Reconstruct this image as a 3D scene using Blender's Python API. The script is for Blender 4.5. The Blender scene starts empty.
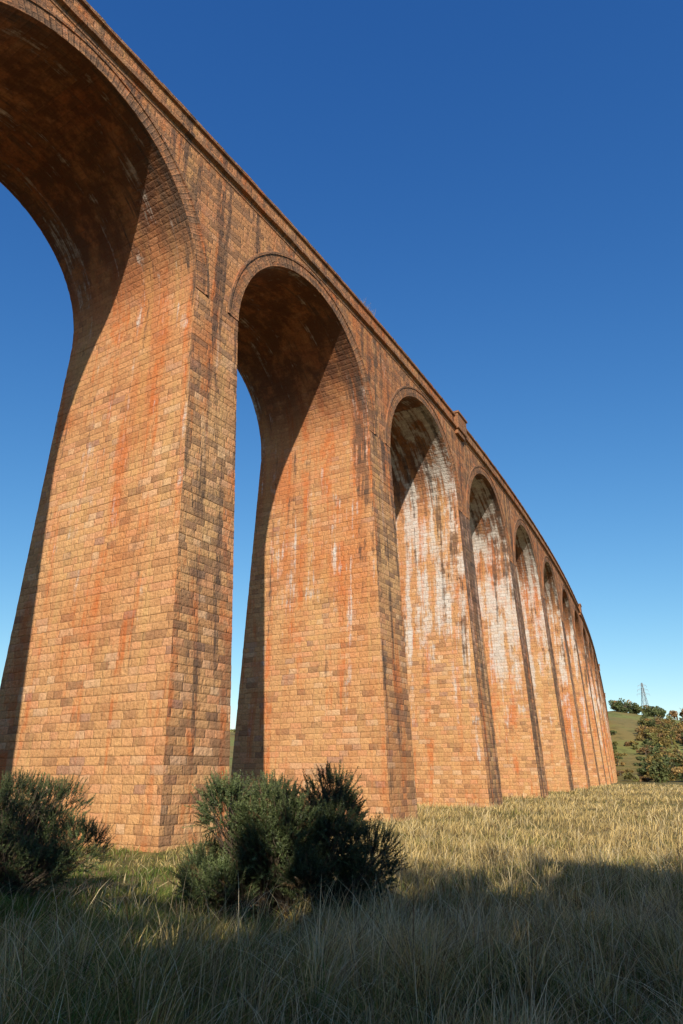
import bpy, math, random
import numpy as np
from mathutils import Vector
random.seed(4); rng=np.random.default_rng(7)
scene=bpy.context.scene
D=22.0
# ------------------------------------------------------------ node helpers
class NT:
    def __init__(s,mat):
        mat.use_nodes=True; s.t=mat.node_tree; s.t.nodes.clear()
    def n(s,ty,**k):
        x=s.t.nodes.new(ty)
        for a,b in k.items(): setattr(x,a,b)
        return x
    def l(s,a,b): s.t.links.new(a,b)
    def put(s,sock,v):
        if isinstance(v,bpy.types.NodeSocket): s.l(v,sock)
        else: sock.default_value=v
    def m(s,op,a,b=0.0,c=0.0,clamp=False):
        x=s.n('ShaderNodeMath',operation=op,use_clamp=clamp)
        s.put(x.inputs[0],a); s.put(x.inputs[1],b)
        if op in('MULTIPLY_ADD','COMPARE'): s.put(x.inputs[2],c)
        return x.outputs[0]
    def ss(s,v,a,b,lo=0.0,hi=1.0):
        x=s.n('ShaderNodeMapRange',interpolation_type='SMOOTHSTEP')
        s.put(x.inputs[0],v); s.put(x.inputs[1],a); s.put(x.inputs[2],b); s.put(x.inputs[3],lo); s.put(x.inputs[4],hi)
        return x.outputs[0]
    def vec(s,x,y,z=0.0):
        c=s.n('ShaderNodeCombineXYZ'); s.put(c.inputs[0],x); s.put(c.inputs[1],y); s.put(c.inputs[2],z); return c.outputs[0]
    def noise(s,v,scale,detail=3,rough=.55):
        x=s.n('ShaderNodeTexNoise'); s.l(v,x.inputs['Vector']); x.inputs['Scale'].default_value=scale
        x.inputs['Detail'].default_value=detail; x.inputs['Roughness'].default_value=rough
        return x.outputs['Fac']
    def mix(s,f,a,b,mode='MIX'):
        x=s.n('ShaderNodeMix',data_type='RGBA',blend_type=mode)
        s.put(x.inputs[0],f); 
        for i,v in((6,a),(7,b)):
            if isinstance(v,tuple): v=(*v[:3],1)
            s.put(x.inputs[i],v)
        return x.outputs[2]
    def ramp(s,f,stops,interp='LINEAR'):
        x=s.n('ShaderNodeValToRGB'); x.color_ramp.interpolation=interp
        e=x.color_ramp.elements
        while len(e)<len(stops): e.new(.5)
        for i,(p,c) in enumerate(stops): e[i].position=p; e[i].color=(*c,1)
        s.l(f,x.inputs[0]); return x.outputs[0]

CH=.36
def stone_material(name,bw=.84,bh=CH,dark=0.0):
    mat=bpy.data.materials.new(name); g=NT(mat)
    out=g.n('ShaderNodeOutputMaterial'); p=g.n('ShaderNodeBsdfPrincipled'); g.l(p.outputs[0],out.inputs[0])
    p.inputs['Roughness'].default_value=.9; p.inputs['Specular IOR Level'].default_value=.12
    uv=g.n('ShaderNodeUVMap',uv_map='UVMap').outputs[0]
    inf=g.n('ShaderNodeUVMap',uv_map='Info').outputs[0]
    edg=g.n('ShaderNodeUVMap',uv_map='Edge').outputs[0]
    su=g.n('ShaderNodeSeparateXYZ'); g.l(uv,su.inputs[0]); u0,v0=su.outputs[0],su.outputs[1]
    si=g.n('ShaderNodeSeparateXYZ'); g.l(inf,si.inputs[0]); white,soot=si.outputs[0],si.outputs[1]
    front=g.m('MINIMUM',soot,1.0)
    se_=g.n('ShaderNodeSeparateXYZ'); g.l(edg,se_.inputs[0]); ed=se_.outputs[0]
    geo=g.n('ShaderNodeNewGeometry'); sp=g.n('ShaderNodeSeparateXYZ'); g.l(geo.outputs['Position'],sp.inputs[0]); z=sp.outputs[2]
    wn_=g.n('ShaderNodeTexNoise'); g.l(uv,wn_.inputs['Vector']); wn_.inputs['Scale'].default_value=2.2; wn_.inputs['Detail'].default_value=2
    wsx=g.n('ShaderNodeSeparateXYZ'); g.l(wn_.outputs['Color'],wsx.inputs[0])
    u=g.m('ADD',u0,g.m('MULTIPLY',g.m('SUBTRACT',wsx.outputs[0],.5),.18))
    v=g.m('ADD',v0,g.m('MULTIPLY',g.m('SUBTRACT',wsx.outputs[1],.5),.09))
    vr=g.m('DIVIDE',v,bh); row=g.m('FLOOR',vr); fv=g.m('FRACT',vr)
    wn=g.n('ShaderNodeTexWhiteNoise',noise_dimensions='1D'); g.l(row,wn.inputs['W'])
    wn2=g.n('ShaderNodeTexWhiteNoise',noise_dimensions='1D'); g.l(g.m('ADD',row,77.3),wn2.inputs['W'])
    bwv=g.m('MULTIPLY_ADD',wn2.outputs[0],.9*bw,.55*bw)
    ur=g.m('ADD',g.m('DIVIDE',u,bwv),g.m('MULTIPLY',wn.outputs[0],7.0)); col=g.m('FLOOR',ur); fu=g.m('FRACT',ur)
    du=g.m('MULTIPLY',g.m('MINIMUM',fu,g.m('SUBTRACT',1.0,fu)),bwv)
    dv=g.m('MULTIPLY',g.m('MINIMUM',fv,g.m('SUBTRACT',1.0,fv)),bh)
    d=g.m('MINIMUM',du,dv)
    joint=g.ss(d,.002,.022)
    pill=g.ss(d,.0,.09)
    cw=g.n('ShaderNodeTexWhiteNoise',noise_dimensions='3D'); g.l(g.vec(col,row,3.0),cw.inputs['Vector'])
    sc=g.n('ShaderNodeSeparateXYZ'); g.l(cw.outputs['Color'],sc.inputs[0]); r1,r2,r3=sc.outputs
    base=g.ramp(r1,[(0,(.36,.19,.10)),(.1,(.52,.265,.12)),(.35,(.61,.325,.145)),(.6,(.65,.355,.16)),(.82,(.64,.305,.15)),(.94,(.69,.43,.24)),(1,(.42,.22,.14))])
    p1=g.noise(g.vec(u0,g.m('MULTIPLY',v0,.7),35.0),.7,5,.72)
    big=g.noise(g.vec(g.m('MULTIPLY',u0,.8),g.m('MULTIPLY',v0,.45),1.0),.28,3,.6)
    hi=g.ss(z,2.,20.)
    base=g.mix(g.m('MULTIPLY',g.ss(big,.48,.66,0,.75),g.m('MULTIPLY_ADD',hi,.6,.4)),base,(.56,.185,.06))
    base=g.mix(g.ss(big,.46,.32,0,.4),base,(.70,.42,.19))
    base=g.mix(g.ss(z,12.,28.,0.,.5),base,(.48,.18,.08))
    fine=g.noise(uv,6.,4,.72)
    base=g.mix(1.0,base,g.ramp(fine,[(.25,(.58,.56,.54)),(.5,(.98,.98,.98)),(.75,(1.22,1.22,1.2))]),'MULTIPLY')
    s1=g.noise(g.vec(g.m('MULTIPLY',u0,1.1),g.m('MULTIPLY',v0,.05),5.0),1.0,5,.7)
    s2=g.noise(g.vec(g.m('MULTIPLY',u0,.9),g.m('MULTIPLY',v0,.06),15.0),1.0,4,.62)
    s3=g.noise(g.vec(g.m('MULTIPLY',u0,1.3),g.m('MULTIPLY',v0,.06),25.0),1.0,5,.7)
    red=g.m('MULTIPLY',g.ss(s2,.51,.62),g.ss(p1,.38,.6))
    base=g.mix(g.m('MULTIPLY',red,.7),base,(.58,.15,.038))
    base=g.mix(g.m('MULTIPLY',g.ss(s2,.46,.36),.22),base,(.62,.42,.16))
    # vault: soffit shade put into the colour, with sooty mottling
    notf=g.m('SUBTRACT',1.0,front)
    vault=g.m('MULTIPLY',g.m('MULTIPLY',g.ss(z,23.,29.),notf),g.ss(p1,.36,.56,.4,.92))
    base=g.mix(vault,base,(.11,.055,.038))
    # white lime efflorescence
    zw=g.ss(z,-3.,17.)
    tw=g.m('SUBTRACT',.67,g.m('MULTIPLY',g.m('MULTIPLY',white,zw),.225))
    wsum=g.m('MULTIPLY_ADD',g.m('SUBTRACT',p1,.5),.65,s1)
    wh=g.m('MULTIPLY',g.ss(wsum,tw,g.m('ADD',tw,.16)),g.m('SUBTRACT',1.0,g.m('MULTIPLY',front,.65)))
    wh=g.m('MULTIPLY',wh,g.ss(fine,.28,.54,.4,1.0))
    wh=g.m('MULTIPLY',wh,g.m('MULTIPLY_ADD',r3,.3,.66))
    base=g.mix(wh,base,(.66,.62,.57))
    # dark soot / damp streaks, heavier by the outer arris
    hz=g.ss(z,2.,24.)
    ee=g.m('MULTIPLY',g.ss(ed,2.8,0.2),g.ss(z,3.,16.))
    thr=g.m('SUBTRACT',.665,g.m('MULTIPLY',soot,.085)); thr=g.m('SUBTRACT',thr,g.m('MULTIPLY',hz,.09))
    thr=g.m('SUBTRACT',thr,g.m('MULTIPLY',ee,.08))
    thr=g.m('SUBTRACT',thr,g.m('MULTIPLY',g.m('MULTIPLY',white,notf),.025))
    bs=g.m('MULTIPLY_ADD',g.m('SUBTRACT',p1,.5),-.5,s3)
    blk=g.m('MULTIPLY',g.ss(bs,thr,g.m('ADD',thr,.11)),.88)
    blk=g.m('MULTIPLY',blk,g.m('MULTIPLY_ADD',r3,-.35,1.0))
    base=g.mix(blk,base,(.07,.055,.048))
    perb=g.m('MULTIPLY',g.ss(r2,.68,.8),g.m('MULTIPLY_ADD',front,.5,.10))
    base=g.mix(perb,base,(.19,.11,.07))
    base=g.mix(g.m('MULTIPLY',g.m('MULTIPLY',g.m('SUBTRACT',1.0,joint),.42),g.ss(p1,.3,.6,1.,.4)),base,(.24,.15,.10))
    if dark: base=g.mix(dark,base,(.16,.105,.07))
    g.l(base,p.inputs['Base Color'])
    h=g.m('MULTIPLY',joint,.014)
    h=g.m('ADD',h,g.m('MULTIPLY',pill,.016))
    h=g.m('ADD',h,g.m('MULTIPLY',r3,.020))
    h=g.m('ADD',h,g.m('MULTIPLY',g.noise(uv,4.5,3,.75),.10))
    b=g.n('ShaderNodeBump'); b.inputs['Strength'].default_value=1.0; b.inputs['Distance'].default_value=1.0
    g.l(h,b.inputs['Height']); g.l(b.outputs[0],p.inputs['Normal'])
    return mat
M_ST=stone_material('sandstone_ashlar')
M_RING=stone_material('sandstone_voussoir',bw=.8,bh=.3,dark=.3)
M_COP=stone_material('sandstone_coping',bw=1.2,bh=.45,dark=.4)

# ------------------------------------------------------------ viaduct path
a0=math.radians(32.3)
SS=np.arange(-120.,700.,.5)
turn=np.interp(SS/D,[1.0,2.3,3.9,6.25,10.,25.],[0,.055,.105,.155,.195,.21])
hd=a0-turn
dx=np.sin(hd)*.5; dy=np.cos(hd)*.5
i0=int(np.argmin(abs(SS)))
PX=np.concatenate([[0],np.cumsum(dx)[:-1]]); PY=np.concatenate([[0],np.cumsum(dy)[:-1]])
PX-=PX[i0]; PY-=PY[i0]
PX+=-math.cos(a0)*D; PY+=math.sin(a0)*D
def W(s,L,z):
    x=np.interp(s,SS,PX); y=np.interp(s,SS,PY); h=np.interp(s,SS,hd)
    o=L-D
    return (x-math.cos(h)*o, y+math.sin(h)*o, z)
ZS=23.8; R=7.6; PIT=18.6; S0=22.2; ZG=-4.2
def Lf(z): t=max(0,(ZS-z)/26.4); return 22-1.1*t
def Lb(z): t=max(0,(ZS-z)/26.4); return 31.9+1.3*t
def HT(z): t=max(0,(ZS-z)/26.4); return 1.7+.25*t
class MB:
    def __init__(s): s.v=[];s.f=[];s.uv=[];s.inf=[];s.ed=[]
    def quad(s,pts,uvs,inf,ed=None):
        b=len(s.v); s.v+=[W(*p) for p in pts]; s.f.append(tuple(range(b,b+len(pts)))); s.uv+=uvs; s.inf+=[inf]*len(pts)
        s.ed+=[(e,0) for e in (ed or [5]*len(pts))]
    def box(s,s0,s1,l0,l1,z0,z1,inf,uo=0):
        q=s.quad
        q([(s0,l0,z0),(s1,l0,z0),(s1,l0,z1),(s0,l0,z1)],[(s0+uo,z0),(s1+uo,z0),(s1+uo,z1),(s0+uo,z1)],inf)
        q([(s0,l1,z0),(s1,l1,z0),(s1,l1,z1),(s0,l1,z1)],[(s0+uo,z0),(s1+uo,z0),(s1+uo,z1),(s0+uo,z1)],inf)
        q([(s0,l0,z0),(s0,l1,z0),(s0,l1,z1),(s0,l0,z1)],[(l0+uo,z0),(l1+uo,z0),(l1+uo,z1),(l0+uo,z1)],inf)
        q([(s1,l0,z0),(s1,l1,z0),(s1,l1,z1),(s1,l0,z1)],[(l0+uo,z0),(l1+uo,z0),(l1+uo,z1),(l0+uo,z1)],inf)
        q([(s0,l0,z0),(s1,l0,z0),(s1,l1,z0),(s0,l1,z0)],[(s0,l0),(s1,l0),(s1,l1),(s0,l1)],inf)
        q([(s0,l0,z1),(s1,l0,z1),(s1,l1,z1),(s0,l1,z1)],[(s0,l0),(s1,l0),(s1,l1),(s0,l1)],inf)
    def make(s,name,mat,parent):
        me=bpy.data.meshes.new(name); me.from_pydata(s.v,[],s.f)
        for nm in('UVMap','Info','Edge'): me.uv_layers.new(name=nm)
        for nm,dt in(('UVMap',s.uv),('Info',s.inf),('Edge',s.ed)):
            me.uv_layers[nm].data.foreach_set('uv',np.array(dt,dtype=np.float32).ravel())
        me.materials.append(mat); ob=bpy.data.objects.new(name,me); scene.collection.objects.link(ob)
        if parent: ob.parent=parent
        return ob
def empty(name,loc=(0,0,0)):
    e=bpy.data.objects.new(name,None); e.location=loc; scene.collection.objects.link(e); return e
via=empty('stone_railway_viaduct')
WH={-1:.6,0:.42,1:.5,2:1.08,3:1.12,4:1.05,5:1.0}
K0,K1=-3,28
for k in range(K0,K1+1):
    sc=S0+PIT*k; mb=MB(); near=-1<=k<=9; ch=CH
    wv=WH.get(k,.85); uo=k*41.7; fs=1.1 if k<1 else (1.35 if k==1 else 2.4)
    zs=np.arange(math.floor(ZG/ch)*ch,ZS-.01,ch if near else 2.2); zs=np.append(zs[zs<ZS-.1],ZS)
    prev=None
    for i in range(len(zs)-1):
        z0,z1=zs[i],zs[i+1]
        j=[random.uniform(0,.018) if near else 0 for _ in range(4)]
        def ring(z,last=False):
            if z==ZS: jj=[0]*4
            else: jj=j
            a=sc-HT(z)-jj[0]; b=sc+HT(z)+jj[1]; l0=Lf(z)-jj[2]; l1=Lb(z)+jj[3]
            return [(a,l0,z),(b,l0,z),(b,l1,z),(a,l1,z)]
        A=ring(z0);B=ring(z1)
        if prev and near:
            for e in range(4):
                f=(e+1)%4
                mb.quad([prev[e],prev[f],A[f],A[e]],[(0+uo,z0)]*4,(wv,.3))
        for e in range(4):
            f=(e+1)%4
            ax=0 if e in(0,2) else 1
            off=uo+e*13.3
            eds=[A[e][1]-22+1.1*(ZS-z0)/26.4,A[f][1]-22+1.1*(ZS-z0)/26.4,B[f][1]-22+1.1*(ZS-z1)/26.4,B[e][1]-22+1.1*(ZS-z1)/26.4] if ax==1 else None
            mb.quad([A[e],A[f],B[f],B[e]],[(A[e][ax]+off,z0),(A[f][ax]+off,z0),(B[f][ax]+off,z1),(B[e][ax]+off,z1)],(wv,fs if e in(0,2) else 0.0),eds)
        prev=B
    mb.make('pier',M_ST,via)
    if k==K1: break
    c=sc+PIT/2; n=80 if near else 36
    so=MB(); ri=MB(); sp=MB()
    wn=WH.get(k+1,.85); un=(k+1)*41.7+3*13.3; ul=k*41.7+13.3
    RO=R+.74
    for i in range(n):
        t0=math.pi*(1-i/n); t1=math.pi*(1-(i+1)/n)
        left=t0>math.pi/2+1e-6
        def arc(t): return (math.pi-t)*R if left else t*R
        v0=ZS+arc(t0); v1=ZS+arc(t1); uo2=ul if left else un
        p0=(c+R*math.cos(t0),ZS+R*math.sin(t0)); p1=(c+R*math.cos(t1),ZS+R*math.sin(t1))
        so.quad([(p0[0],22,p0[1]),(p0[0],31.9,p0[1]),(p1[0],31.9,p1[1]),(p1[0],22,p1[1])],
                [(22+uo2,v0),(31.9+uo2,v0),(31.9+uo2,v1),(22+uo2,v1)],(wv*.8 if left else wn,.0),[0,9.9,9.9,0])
        for LL,o in((22,-1),(31.9,1)):
            P=lambda r,t,l:(c+r*math.cos(t),l,ZS+r*math.sin(t))
            lr=LL+o*.04; lh=LL+o*.10; rj=random.uniform(-.012,.012) if near else 0; lr+=rj
            segs=[(R,LL,R,lr),(R,lr,RO,lr),(RO,lr,RO,lh),(RO,lh,RO+.14,lh),(RO+.14,lh,RO+.17,LL)]
            cu=0
            for (ra,la,rb,lb) in segs:
                ln=math.hypot(rb-ra,lb-la)
                ri.quad([P(ra,t0,la),P(rb,t0,lb),P(rb,t1,lb),P(ra,t1,la)],[(cu,v0),(cu+ln,v0),(cu+ln,v1),(cu,v1)],(.25,1.2)); cu+=ln
            e0=P(RO+.1,t0,LL); e1=P(RO+.1,t1,LL)
            sp.quad([e0,e1,(e1[0],LL,32.5),(e0[0],LL,32.5)],[(e0[0],e0[2]),(e1[0],e1[2]),(e1[0],32.5),(e0[0],32.5)],(.25,.95))
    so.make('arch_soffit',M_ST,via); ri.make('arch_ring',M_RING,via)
    hw=PIT/2-(RO+.1)
    for sg,ctr in((1,sc),(-1,sc+PIT)):
        for LL in(22,31.9):
            a,b=(ctr,ctr+hw) if sg>0 else (ctr-hw,ctr)
            sp.quad([(a,LL,ZS),(b,LL,ZS),(b,LL,32.5),(a,LL,32.5)],[(a,ZS),(b,ZS),(b,32.5),(a,32.5)],(.3,1.2))
    sp.make('spandrel_wall',M_ST,via)
# parapet: plain string course, wall, coping
prof=[(22.0,32.5),(21.95,32.55),(21.95,32.8),(21.7,32.86),(21.7,33.08),(21.94,33.16),(21.94,34.14),(21.78,34.16),(21.78,34.36),(21.86,34.42),(22.42,34.42),(22.42,33.25),
      (31.48,33.25),(31.48,34.42),(32.12,34.42),(32.12,34.16),(31.96,34.14),(31.96,33.16),(32.2,33.08),(32.2,32.86),(31.95,32.8),(31.95,32.55),(31.9,32.5)]
cop=MB(); par=MB()
sa=S0+PIT*K0; se=S0+PIT*K1
svals=np.arange(sa,se+.01,.62)
for a,b in zip(svals[:-1],svals[1:]):
    if a>S0+PIT*12: break
    cu=0; jz=random.uniform(-.018,.018); jl=random.uniform(-.018,.018)
    for i,(p,q) in enumerate(zip(prof[:-1],prof[1:])):
        ln=math.hypot(p[0]-q[0],p[1]-q[1])
        tgt=par if i in(5,16) else cop
        P0=(p[0]+(jl if i in(3,4,8,9) else 0),p[1]+(jz if 3<=i<=4 or 8<=i<=10 else 0)); Q0=(q[0]+(jl if i in(2,3,7,8) else 0),q[1]+(jz if 2<=i<=3 or 7<=i<=9 else 0))
        tgt.quad([(a,*P0),(b,*P0),(b,*Q0),(a,*Q0)],[(a,cu),(b,cu),(b,cu+ln),(a,cu+ln)],(.2,.9)); cu+=ln
a1=a
sv=np.arange(a1,se+.01,PIT/4)
for a,b in zip(sv[:-1],sv[1:]):
    cu=0
    for i,(p,q) in enumerate(zip(prof[:-1],prof[1:])):
        ln=math.hypot(p[0]-q[0],p[1]-q[1]); tgt=par if i in(5,16) else cop
        tgt.quad([(a,*p),(b,*p),(b,*q),(a,*q)],[(a,cu),(b,cu),(b,cu+ln),(a,cu+ln)],(.2,.9)); cu+=ln
cop.make('string_course_and_coping',M_COP,via); par.make('parapet_wall',M_ST,via)
rf=MB()
for k in(2,7,12,17):
    s=S0+PIT*k
    rf.box(s-1.3,s+1.3,21.5,22.3,32.78,34.46,(.2,.7)); rf.box(s-1.42,s+1.42,21.38,22.44,34.46,34.66,(.2,.7))
    rf.box(s-1.1,s+1.1,21.66,22.1,32.3,32.78,(.2,.8))
    rf.box(s-1.42,s+1.42,31.4,32.5,32.78,34.66,(.2,.7))
rf.make('parapet_refuge',M_COP,via)

# ------------------------------------------------------------ ground
def sstep(x,a,b):
    t=np.clip((x-a)/(b-a),0,1); return t*t*(3-2*t)
def zg(x,y):
    x=np.asarray(x,float); y=np.asarray(y,float)
    r=np.hypot(x,y); az=np.degrees(np.arctan2(x,y))
    z=np.interp(y,[-200,-60,-30,-9,0,6,25,45,65,85,120,190,300,5000],[12,9,5,-1.3,-1.6,-1.75,-2.75,-2.6,-2.4,-2.1,-1.95,-2.0,-3,-3])
    z=z+.10*np.sin(x*.9+1.3*np.sin(y*.5))*np.cos(y*.7+.4*x)+.14*np.sin(x*.23+2)*np.cos(y*.19)
    H=np.interp(az,[-180,-60,-20,-5,10,18,21,23,25,30,50,180],[30,34,36,36,40,46,50,46,42,44,40,30])
    hn=1+.06*np.sin(x*.011+2)*np.cos(y*.013)+.03*np.sin(x*.05+y*.03)
    z=z+sstep(r,250,600)*H*hn
    z=z+np.where(r>600,(r-600)*.004,0)
    return z
rad=np.concatenate([[0.3],np.geomspace(1,4000,200)]); NA=480
an=np.linspace(0,2*np.pi,NA,endpoint=False)
RR,AA=np.meshgrid(rad,an,indexing='ij'); X=RR*np.sin(AA); Y=RR*np.cos(AA); Z=zg(X,Y)
V=np.stack([X,Y,Z],-1).reshape(-1,3)
F=[]
for i in range(len(rad)-1):
    for j in range(NA):
        j2=(j+1)%NA; F.append((i*NA+j,i*NA+j2,(i+1)*NA+j2,(i+1)*NA+j))
F.append(tuple(range(NA)))
me=bpy.data.meshes.new('ground'); me.from_pydata(V.tolist(),[],F); 
me.polygons.foreach_set('use_smooth',[True]*len(me.polygons))
gr=bpy.data.objects.new('ground',me); scene.collection.objects.link(gr)
mat=bpy.data.materials.new('meadow_ground'); g=NT(mat)
out=g.n('ShaderNodeOutputMaterial'); p=g.n('ShaderNodeBsdfPrincipled'); g.l(p.outputs[0],out.inputs[0]); p.inputs['Roughness'].default_value=.95
p.inputs['Specular IOR Level'].default_value=.1
geo=g.n('ShaderNodeNewGeometry').outputs['Position']; sp=g.n('ShaderNodeSeparateXYZ'); g.l(geo,sp.inputs[0])
n1=g.noise(geo,.25,5,.6); n2=g.noise(geo,3.,4,.7); n3=g.noise(geo,.025,5,.65)
c=g.mix(g.ss(n1,.4,.6),(.40,.29,.105),(.20,.18,.05))
c=g.mix(g.ss(n2,.35,.6,.0,.6),c,(.11,.09,.04))
far=g.mix(g.ss(n3,.42,.56),(.25,.25,.075),(.28,.21,.075))
far=g.mix(g.ss(g.noise(geo,.12,4,.7),.5,.62,0,.5),far,(.12,.11,.04))
c=g.mix(g.ss(sp.outputs[2],0.,8.),c,far)
g.l(c,p.inputs['Base Color']); me.materials.append(mat)

# ------------------------------------------------------------ foliage helpers
def leaf_mat(name,trans=.25,rough=.6,spec=.25):
    mat=bpy.data.materials.new(name); g=NT(mat)
    out=g.n('ShaderNodeOutputMaterial'); at=g.n('ShaderNodeAttribute',attribute_name='Col')
    p=g.n('ShaderNodeBsdfPrincipled'); p.inputs['Roughness'].default_value=rough; p.inputs['Specular IOR Level'].default_value=spec
    g.l(at.outputs['Color'],p.inputs['Base Color'])
    if trans<=0: g.l(p.outputs[0],out.inputs[0]); return mat
    t=g.n('ShaderNodeBsdfTranslucent'); g.l(at.outputs['Color'],t.inputs[0])
    mx=g.n('ShaderNodeMixShader'); mx.inputs[0].default_value=trans
    g.l(p.outputs[0],mx.inputs[1]); g.l(t.outputs[0],mx.inputs[2]); g.l(mx.outputs[0],out.inputs[0])
    return mat
M_GR=leaf_mat('grass_blades',.22,.65,.08); M_LF=leaf_mat('leaves',0); M_GO=leaf_mat('gorse_needles',0,.5,.35)
mat=bpy.data.materials.new('bark'); g=NT(mat); out=g.n('ShaderNodeOutputMaterial'); p=g.n('ShaderNodeBsdfPrincipled'); g.l(p.outputs[0],out.inputs[0])
tc=g.n('ShaderNodeTexCoord').outputs['Object']; g.l(g.mix(g.noise(tc,12,4),(.06,.045,.03),(.16,.12,.085)),p.inputs['Base Color']); p.inputs['Roughness'].default_value=.9
M_BK=mat
def raw_mesh(name,verts,loops,sizes,cols,mat,parent=None):
    me=bpy.data.meshes.new(name)
    me.vertices.add(len(verts)); me.vertices.foreach_set('co',verts.astype(np.float32).ravel())
    me.loops.add(len(loops)); me.loops.foreach_set('vertex_index',loops.astype(np.int32))
    me.polygons.add(len(sizes)); st=np.concatenate([[0],np.cumsum(sizes)[:-1]]).astype(np.int32)
    me.polygons.foreach_set('loop_start',st)
    me.update(calc_edges=True); me.validate()
    if cols is not None:
        a=me.attributes.new('Col','FLOAT_COLOR','POINT'); c4=np.ones((len(verts),4),np.float32); c4[:,:3]=cols
        a.data.foreach_set('color',c4.ravel())
    me.materials.append(mat)
    ob=bpy.data.objects.new(name,me); scene.collection.objects.link(ob)
    if parent: ob.parent=parent
    return ob
def blades(name,x,y,h,w,lean,leandir,cols,mat):
    n=len(x); z=zg(x,y)-.04
    fa=rng.uniform(0,2*np.pi,n); wx=np.cos(fa); wy=np.sin(fa)
    V=np.zeros((n,7,3)); lx=np.cos(leandir)*lean; ly=np.sin(leandir)*lean
    for i,(t,ww) in enumerate([(0,1),(.4,.85),(.75,.55)]):
        b=t**2.0
        px=x+lx*b*h; py=y+ly*b*h; pz=z+h*(t-.35*lean*b)
        V[:,2*i,0]=px-wx*w*ww/2; V[:,2*i,1]=py-wy*w*ww/2; V[:,2*i,2]=pz
        V[:,2*i+1,0]=px+wx*w*ww/2; V[:,2*i+1,1]=py+wy*w*ww/2; V[:,2*i+1,2]=pz
    V[:,6,0]=x+lx*h; V[:,6,1]=y+ly*h; V[:,6,2]=z+h*(1-.35*lean)
    base=(np.arange(n)*7)[:,None]
    L=(base+np.array([[0,1,3,2,2,3,5,4,4,5,6]])).ravel(); sz=np.tile([4,4,3],n)
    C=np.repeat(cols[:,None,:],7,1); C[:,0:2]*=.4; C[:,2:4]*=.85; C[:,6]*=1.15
    return raw_mesh(name,V.reshape(-1,3),L,sz,C.reshape(-1,3),mat)
def vnoise(x,y,s,seed):
    return (np.sin(x*s+seed)+np.sin(y*s*1.17+seed*2.1)+np.sin((x+y)*s*.73+seed*.7)+np.sin((x-y)*s*1.6+seed*3.3)+np.sin(x*s*2.9+y*s*.6+seed))/5
N=320000
az=np.radians(rng.uniform(-34,34,N)); r=2.6*(60.)**(rng.uniform(0,1,N)**.92)
x=r*np.sin(az); y=r*np.cos(az)
cl=vnoise(x,y,2.2,1.)+.6*vnoise(x,y,5.5,4.)
keep=rng.uniform(-.8,.8,N)<cl*1.5+.4; x,y,r,cl=x[keep],y[keep],r[keep],cl[keep]
# tussocks: pull some blades toward jittered cell centres
cs=.42; gx=np.floor(x/cs); gy=np.floor(y/cs)
hx=np.modf(np.abs(np.sin(gx*12.9898+gy*78.233)*43758.5453))[0]; hy=np.modf(np.abs(np.sin(gx*39.346+gy*11.135)*24634.6345))[0]; hz_=np.modf(np.abs(np.sin(gx*5.13+gy*91.7)*9713.31))[0]
cx_=(gx+.2+.6*hx)*cs; cy_=(gy+.2+.6*hy)*cs
pull=(hz_>.55)*.42*(r<30)*(rng.uniform(0,1,len(x))<.7); x=x+(cx_-x)*pull; y=y+(cy_-y)*pull
out_dir=np.arctan2(y-cy_,x-cx_); n=len(x)
left=sstep(-x-.1*y,-2.2,1.8)
dry=vnoise(x,y,.35,2.)*.9+.6*vnoise(x,y,1.3,7.)+rng.normal(0,.4,n)+.32-1.15*left+np.where(y>24,.65,0)+(hz_-.5)*.8
h=(.30+.18*vnoise(x,y,.8,3.)+.22*(hz_-.5)+rng.uniform(-.1,.2,n))*(1-.4*left*sstep(y,9,16))*np.where(r<9,1.1,1.)
h=np.clip(h,.08,.9); tall=rng.uniform(0,1,n)<.11*(1-.6*left); h=np.where(tall,h*1.5+.12,h)
w=(.0045+.0007*r)*rng.uniform(.7,1.3,n)*np.where(tall,.75,1)
green=np.array([.15,.22,.045]); olive=np.array([.32,.29,.085]); straw=np.array([.72,.53,.22]); pale=np.array([.80,.64,.36])
t=np.clip(dry*.8+.5,0,1)[:,None]
cols=np.where(t<.4,green+(olive-green)*(t/.4),olive+(straw-olive)*((t-.4)/.6)); cols=np.where(tall[:,None],pale,cols)
cols=cols*rng.uniform(.5,1.2,(n,1))*(.75+.5*hz_)[:,None]
brn=rng.uniform(0,1,n)<.08; cols[brn]=np.array([.20,.12,.06])
ld=np.where(pull>0,out_dir+rng.normal(0,.6,n),rng.normal(.3,1.4,n)+vnoise(x,y,1.1,5.)*2)
blades('meadow_grass',x,y,h,w,rng.uniform(.1,1.1,n),ld,cols,M_GR)

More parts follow.
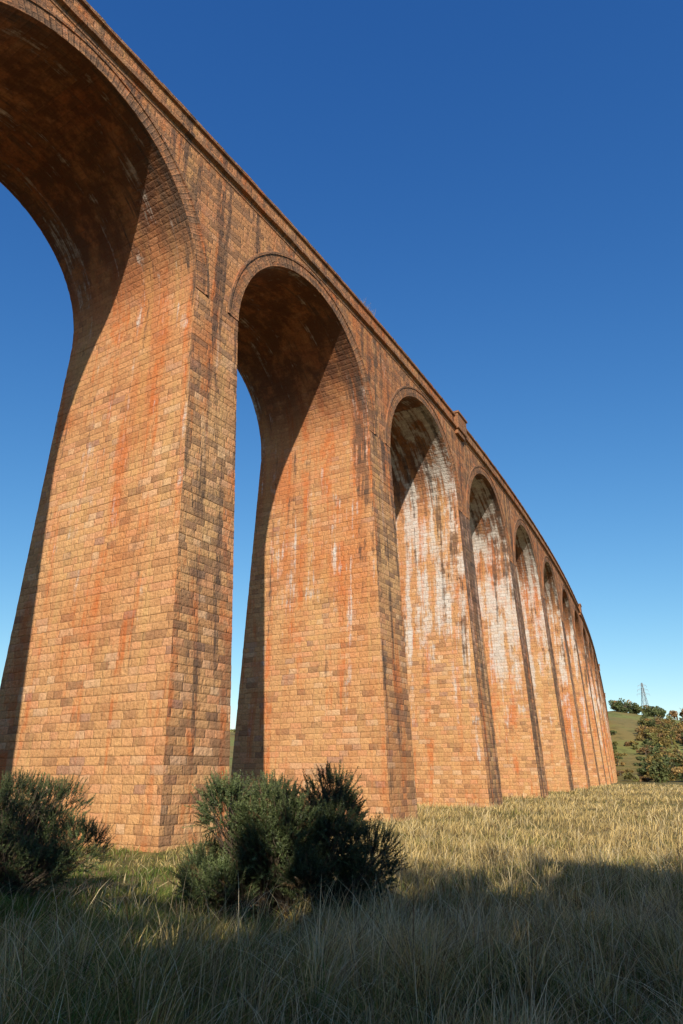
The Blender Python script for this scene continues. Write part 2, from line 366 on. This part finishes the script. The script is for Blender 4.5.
def shoots(cx,cy,rx,ry,hh,n,seed,shoot=(.14,.36),nn=56,nl=.045,wd=.011,cdark=(.03,.05,.018),clight=(.165,.20,.075)):
    """gorse foliage: short bristly shoots gathered in lobes over a rounded dome"""
    rg=np.random.default_rng(seed); bz=float(zg(cx,cy))
    nl_=34; lu=rg.uniform(0,2*np.pi,nl_); lp=np.arccos(rg.uniform(-.05,1,nl_)); lq=rg.uniform(.55,.95,nl_)
    lc=np.stack([rx*lq*np.sin(lp)*np.cos(lu),ry*lq*np.sin(lp)*np.sin(lu),.25+hh*.80*lq*np.cos(lp)],-1)
    lr=rg.uniform(.20,.36,nl_)*min(rx,ry)
    li=rg.integers(0,nl_,n); o=rg.normal(0,1,(n,3)); o[:,2]+=.35; o/=np.linalg.norm(o,axis=1)[:,None]
    P=lc[li]+o*(lr[li]*rg.uniform(.5,1.,n)**.6)[:,None]
    P[:,2]=np.maximum(P[:,2],.05); P=P+np.array([cx,cy,bz])
    d=o*.75+np.array([0,0,.6])+rg.normal(0,.22,(n,3)); d/=np.linalg.norm(d,axis=1)[:,None]
    Ls=rg.uniform(*shoot,n)
    m=n*nn; idx=np.repeat(np.arange(n),nn); t=np.tile(np.linspace(0,1,nn),n)
    c=P[idx]+d[idx]*(Ls[idx]*t)[:,None]
    rd=rg.normal(0,1,(m,3)); rd/=np.linalg.norm(rd,axis=1)[:,None]
    nd=rd*.8+d[idx]*.65; nd/=np.linalg.norm(nd,axis=1)[:,None]
    ln=nl*rg.uniform(.7,1.5,m)*(1.3-.7*t)
    side=np.cross(nd,rg.normal(0,1,(m,3))); side/=np.linalg.norm(side,axis=1)[:,None]+1e-9
    V=np.stack([c-side*wd/2,c+side*wd/2,c+nd*ln[:,None]],1).reshape(-1,3)
    col=np.array(cdark)+(np.array(clight)-np.array(cdark))*(np.clip(t*.8+rg.uniform(-.25,.35,m),0,1)[:,None])
    lv=rg.uniform(.6,1.3,nl_)
    col=col*(rg.uniform(.6,1.3,n)*lv[li])[idx][:,None]
    brown=(rg.uniform(0,1,n)<.07)[idx]; col[brown]=np.array([.2,.13,.06])*rg.uniform(.6,1.2,(brown.sum(),1))
    return V,np.repeat(col,3,0),P,d,Ls,bz
def tubes(segs,sides=4):
    V=[];F=[]
    for a,b,ra,rb in segs:
        a=Vector(a);b=Vector(b); d=(b-a).normalized(); s=d.orthogonal().normalized(); t=d.cross(s); k=len(V)
        for c,r_ in((a,ra),(b,rb)):
            for i in range(sides):
                an=2*math.pi*i/sides; V.append(tuple(c+(s*math.cos(an)+t*math.sin(an))*r_))
        for i in range(sides): F.append((k+i,k+(i+1)%sides,k+sides+(i+1)%sides,k+sides+i))
    return V,F
def plain(name,V,F,mat,parent=None):
    me=bpy.data.meshes.new(name); me.from_pydata(V,[],F); me.materials.append(mat)
    ob=bpy.data.objects.new(name,me); scene.collection.objects.link(ob)
    if parent: ob.parent=parent
    return ob
def gorse(cx,cy,rx,ry,hh,n,seed,name='gorse_bush',**k):
    e=empty(name)
    V,C,P,d,Ls,bz=shoots(cx,cy,rx,ry,hh,n,seed,**k)
    m=len(V)//3
    raw_mesh('needles',V,np.arange(m*3),np.full(m,3),C,M_GO,e)
    segs=[]; rg=random.Random(seed)
    for i in range(0,n,6):
        a=Vector((cx+rg.uniform(-.25,.25)*rx,cy+rg.uniform(-.25,.25)*ry,bz-.05)); b=Vector(P[i]); mid=a.lerp(b,.55)+Vector((rg.uniform(-.1,.1),rg.uniform(-.1,.1),-.12))
        segs.append((a,mid,.016,.010)); segs.append((mid,b,.010,.006)); segs.append((b,b+Vector(d[i])*Ls[i]*.8,.006,.003))
    v,f=tubes(segs); plain('stems',v,f,M_BK,e)
gorse(-.92,12.6,1.72,1.4,2.5,5200,3)
gorse(-6.9,15.0,2.15,1.8,2.6,5200,8)
gorse(-8.9,13.0,1.8,1.5,2.2,2400,11)

# dead stalks
segs=[]
rs=random.Random(5)
for (cx,cy,n_,sp_) in((3.2,14.5,22,1.2),(1.2,13.0,12,.8),(-3.2,11.5,7,.8),(.6,7.5,8,.9),(4.2,9.,8,1.0),(6,15,12,1.5)):
    for i in range(n_):
        x0=cx+rs.gauss(0,sp_*.5); y0=cy+rs.gauss(0,sp_*.5); z0=float(zg(x0,y0)); hh=rs.uniform(.5,1.15)
        a=Vector((x0,y0,z0)); b=a+Vector((rs.uniform(-.12,.12),rs.uniform(-.12,.12),hh))
        segs.append((a,b,.004,.0025))
        for j in range(rs.randint(2,5)):
            c_=a.lerp(b,rs.uniform(.5,1)); segs.append((c_,c_+Vector((rs.uniform(-.09,.09),rs.uniform(-.09,.09),rs.uniform(.05,.14))),.0025,.0015))
v,f=tubes(segs,3); mat=bpy.data.materials.new('dead_stalk'); g=NT(mat); out=g.n('ShaderNodeOutputMaterial'); p=g.n('ShaderNodeBsdfPrincipled'); g.l(p.outputs[0],out.inputs[0]); p.inputs['Base Color'].default_value=(.36,.27,.16,1)
plain('dead_weed_stalks',v,f,mat)
segs=[]
for s_ in(38.2,38.9,39.5,40.0):
    b0=Vector(W(s_,21.9,34.4))
    for i in range(14):
        segs.append((b0,b0+Vector((rs.uniform(-.35,.35),rs.uniform(-.35,.35),rs.uniform(.2,.75))),.012,.005))
v,f=tubes(segs,3); plain('parapet_weeds',v,f,mat)

# ------------------------------------------------------------ trees
def leafcloud(c,rad,n,ls,col,rg,var=.35):
    nb=max(5,n//50)
    bc=rg.normal(0,1,(nb,3)); bc/=np.linalg.norm(bc,axis=1)[:,None]; bc=bc*rg.uniform(.3,.85,(nb,1))*rad+c
    br=rg.uniform(.25,.45,nb)
    bi=rg.integers(0,nb,n); o=rg.normal(0,1,(n,3)); o/=np.linalg.norm(o,axis=1)[:,None]
    P=bc[bi]+o*(br[bi]*rg.uniform(.5,1,n)**.5)[:,None]*np.array(rad)
    a=rg.normal(0,1,(n,3)); a/=np.linalg.norm(a,axis=1)[:,None]; b=np.cross(a,rg.normal(0,1,(n,3))); b/=np.linalg.norm(b,axis=1)[:,None]
    s=ls*rg.uniform(.6,1.3,(n,1))
    V=np.stack([P-a*s,P-b*s*.6,P+a*s,P+b*s*.6],1).reshape(-1,3)
    C=np.array(col)*(rg.uniform(1-var,1+var,nb)[bi]*rg.uniform(.75,1.25,n))[:,None]
    return V,np.repeat(C,4,0)
def mass(name,items,low=False):
    rg=np.random.default_rng(99); VV=[];CC=[];segs=[]
    for(x,y,h,wd,n,ls,col) in items:
        z=float(zg(x,y)); cz,rz=(.42,.55) if low else (.56,.46)
        v,c=leafcloud(np.array([x,y,z+h*cz]),np.array([wd/2,wd/2,h*rz]),n,ls,col,rg); VV.append(v);CC.append(c)
        a=Vector((x,y,z-.3)); b=Vector((x,y,z+h*.7)); segs.append((a,b,wd*.035,wd*.012))
        for j in range(5):
            q=a.lerp(b,.3+.12*j); segs.append((q,q+Vector((rs.uniform(-1,1)*wd*.35,rs.uniform(-1,1)*wd*.35,h*.2)),wd*.014,wd*.005))
    e=empty(name); V=np.concatenate(VV); C=np.concatenate(CC); m=len(V)//4
    raw_mesh('foliage',V,np.arange(m*4),np.full(m,4),C,M_LF,e); v,f=tubes(segs,5); plain('trunks',v,f,M_BK,e)
items=[]
for i in range(17):
    x=-34+i*5.0+rs.uniform(-.8,.8); y=-15+rs.uniform(-2,2)
    top=-2.6+(26.0+.07*x-y)*math.tan(math.radians(25)); h=top-float(zg(x,y))+rs.uniform(-1.2,.6)  # unseen trees behind the camera, heights set to shade the foreground
    if i in(5,6): h-=3.2  # crowns lowered so sun reaches the gorse tops
    if i==7: h-=1.8
    items.append((x,y,h,8.5 if i not in(4,8) else 6.5,2600,.45,(.06,.08,.03)))
mass('shade_tree_belt',items)
items=[]
def pol(r_,a_): return r_*math.sin(math.radians(a_)),r_*math.cos(math.radians(a_))
cols_=[(.10,.115,.04),(.22,.16,.05),(.08,.10,.035),(.28,.18,.06),(.17,.16,.05),(.20,.12,.05)]
for i in range(34):
    a_=rs.uniform(20.3,30); X_,Y_=pol(rs.uniform(560,610),a_); items.append((X_,Y_,rs.uniform(6,12),rs.uniform(9,15),420,.8,rs.choice(cols_)))
for i in range(165):
    a_=rs.uniform(22.7,31); X_,Y_=pol(rs.uniform(255,500),a_); items.append((X_,Y_,rs.uniform(4,9),rs.uniform(6,12),420,.5,rs.choice(cols_)))
for i in range(30):
    a_=rs.uniform(19.8,23.2); X_,Y_=pol(rs.uniform(262,420),a_); items.append((X_,Y_,rs.uniform(2,4),rs.uniform(4,8),200,.5,rs.choice(cols_)))
for i in range(60):
    a_=rs.uniform(-30,20); X_,Y_=pol(rs.uniform(330,560),a_); items.append((X_,Y_,rs.uniform(6,11),rs.uniform(8,13),160,.9,rs.choice(cols_)))
mass('distant_trees',items,True)
# pylon
px_,py_=pol(600,23.25); pz_=float(zg(px_,py_)); H=27.; segs=[]
def leg(t,i): w_=2.6*(1-t)**1.1+.35; return Vector((px_+[-1,1,1,-1][i]*w_,py_+[-1,-1,1,1][i]*w_,pz_+H*t))
lv=[0,.2,.37,.52,.65,.76,.86,1]
for a,b in zip(lv[:-1],lv[1:]):
    for i in range(4):
        j=(i+1)%4; segs+=[(leg(a,i),leg(b,i),.16,.16),(leg(a,i),leg(b,j),.09,.09),(leg(a,j),leg(b,i),.09,.09),(leg(b,i),leg(b,j),.09,.09)]
for t_,w_ in((.68,5.),(.8,4.2),(.92,3.4)):
    c_=Vector((px_,py_,pz_+H*t_))
    for sg in(-1,1):
        segs+=[(c_,c_+Vector((sg*w_,0,0)),.16,.08),(c_+Vector((0,0,1.6)),c_+Vector((sg*w_,0,0)),.12,.08),(c_+Vector((sg*w_,0,0)),c_+Vector((sg*w_,0,-1.4)),.1,.1)]
v,f=tubes(segs,4); mat=bpy.data.materials.new('galvanised_steel'); g=NT(mat); out=g.n('ShaderNodeOutputMaterial'); p=g.n('ShaderNodeBsdfPrincipled'); g.l(p.outputs[0],out.inputs[0]); p.inputs['Base Color'].default_value=(.22,.23,.24,1); p.inputs['Metallic'].default_value=.5
plain('electricity_pylon',v,f,mat)

# ------------------------------------------------------------ light & camera
w=bpy.data.worlds.new('World'); scene.world=w
g=NT(w); wo=g.n('ShaderNodeOutputWorld'); bg=g.n('ShaderNodeBackground'); g.l(bg.outputs[0],wo.inputs[0])
sky=g.n('ShaderNodeTexSky',sky_type='NISHITA'); sky.sun_disc=False
sky.sun_elevation=math.radians(25); sky.sun_rotation=math.radians(180); sky.air_density=1.0; sky.dust_density=.3; sky.ozone_density=2.5; sky.altitude=100
sx=g.n('ShaderNodeSeparateColor'); g.l(sky.outputs[0],sx.inputs[0]); cc=g.n('ShaderNodeCombineColor')
for i,(k_,pw) in enumerate(((1.55,1.45),(1.32,1.08),(1.18,.72))):
    q=g.m('POWER',g.m('MULTIPLY',sx.outputs[i],.1),pw); q=g.m('MULTIPLY',q,k_*10); q=g.m('MINIMUM',q,16.0); g.l(q,cc.inputs[i])
g.l(cc.outputs[0],bg.inputs[0]); bg.inputs[1].default_value=.1
sd=bpy.data.lights.new('sun','SUN'); sd.energy=5.0; sd.angle=math.radians(.5); sd.color=(1,.90,.74)
so=bpy.data.objects.new('sun',sd); scene.collection.objects.link(so); so.rotation_euler=(math.radians(65),0,0); so.location=(0,-50,60)
cd=bpy.data.cameras.new('camera'); cd.sensor_fit='VERTICAL'; cd.sensor_height=36; cd.sensor_width=24; cd.lens=24.0; cd.clip_end=9000; cd.clip_start=.05
co_=bpy.data.objects.new('camera',cd); scene.collection.objects.link(co_); co_.location=(0,0,0); co_.rotation_euler=(math.radians(90+21.06),0,0)
scene.camera=co_
scene.view_settings.view_transform='Standard'; scene.view_settings.look='None'; scene.view_settings.exposure=0
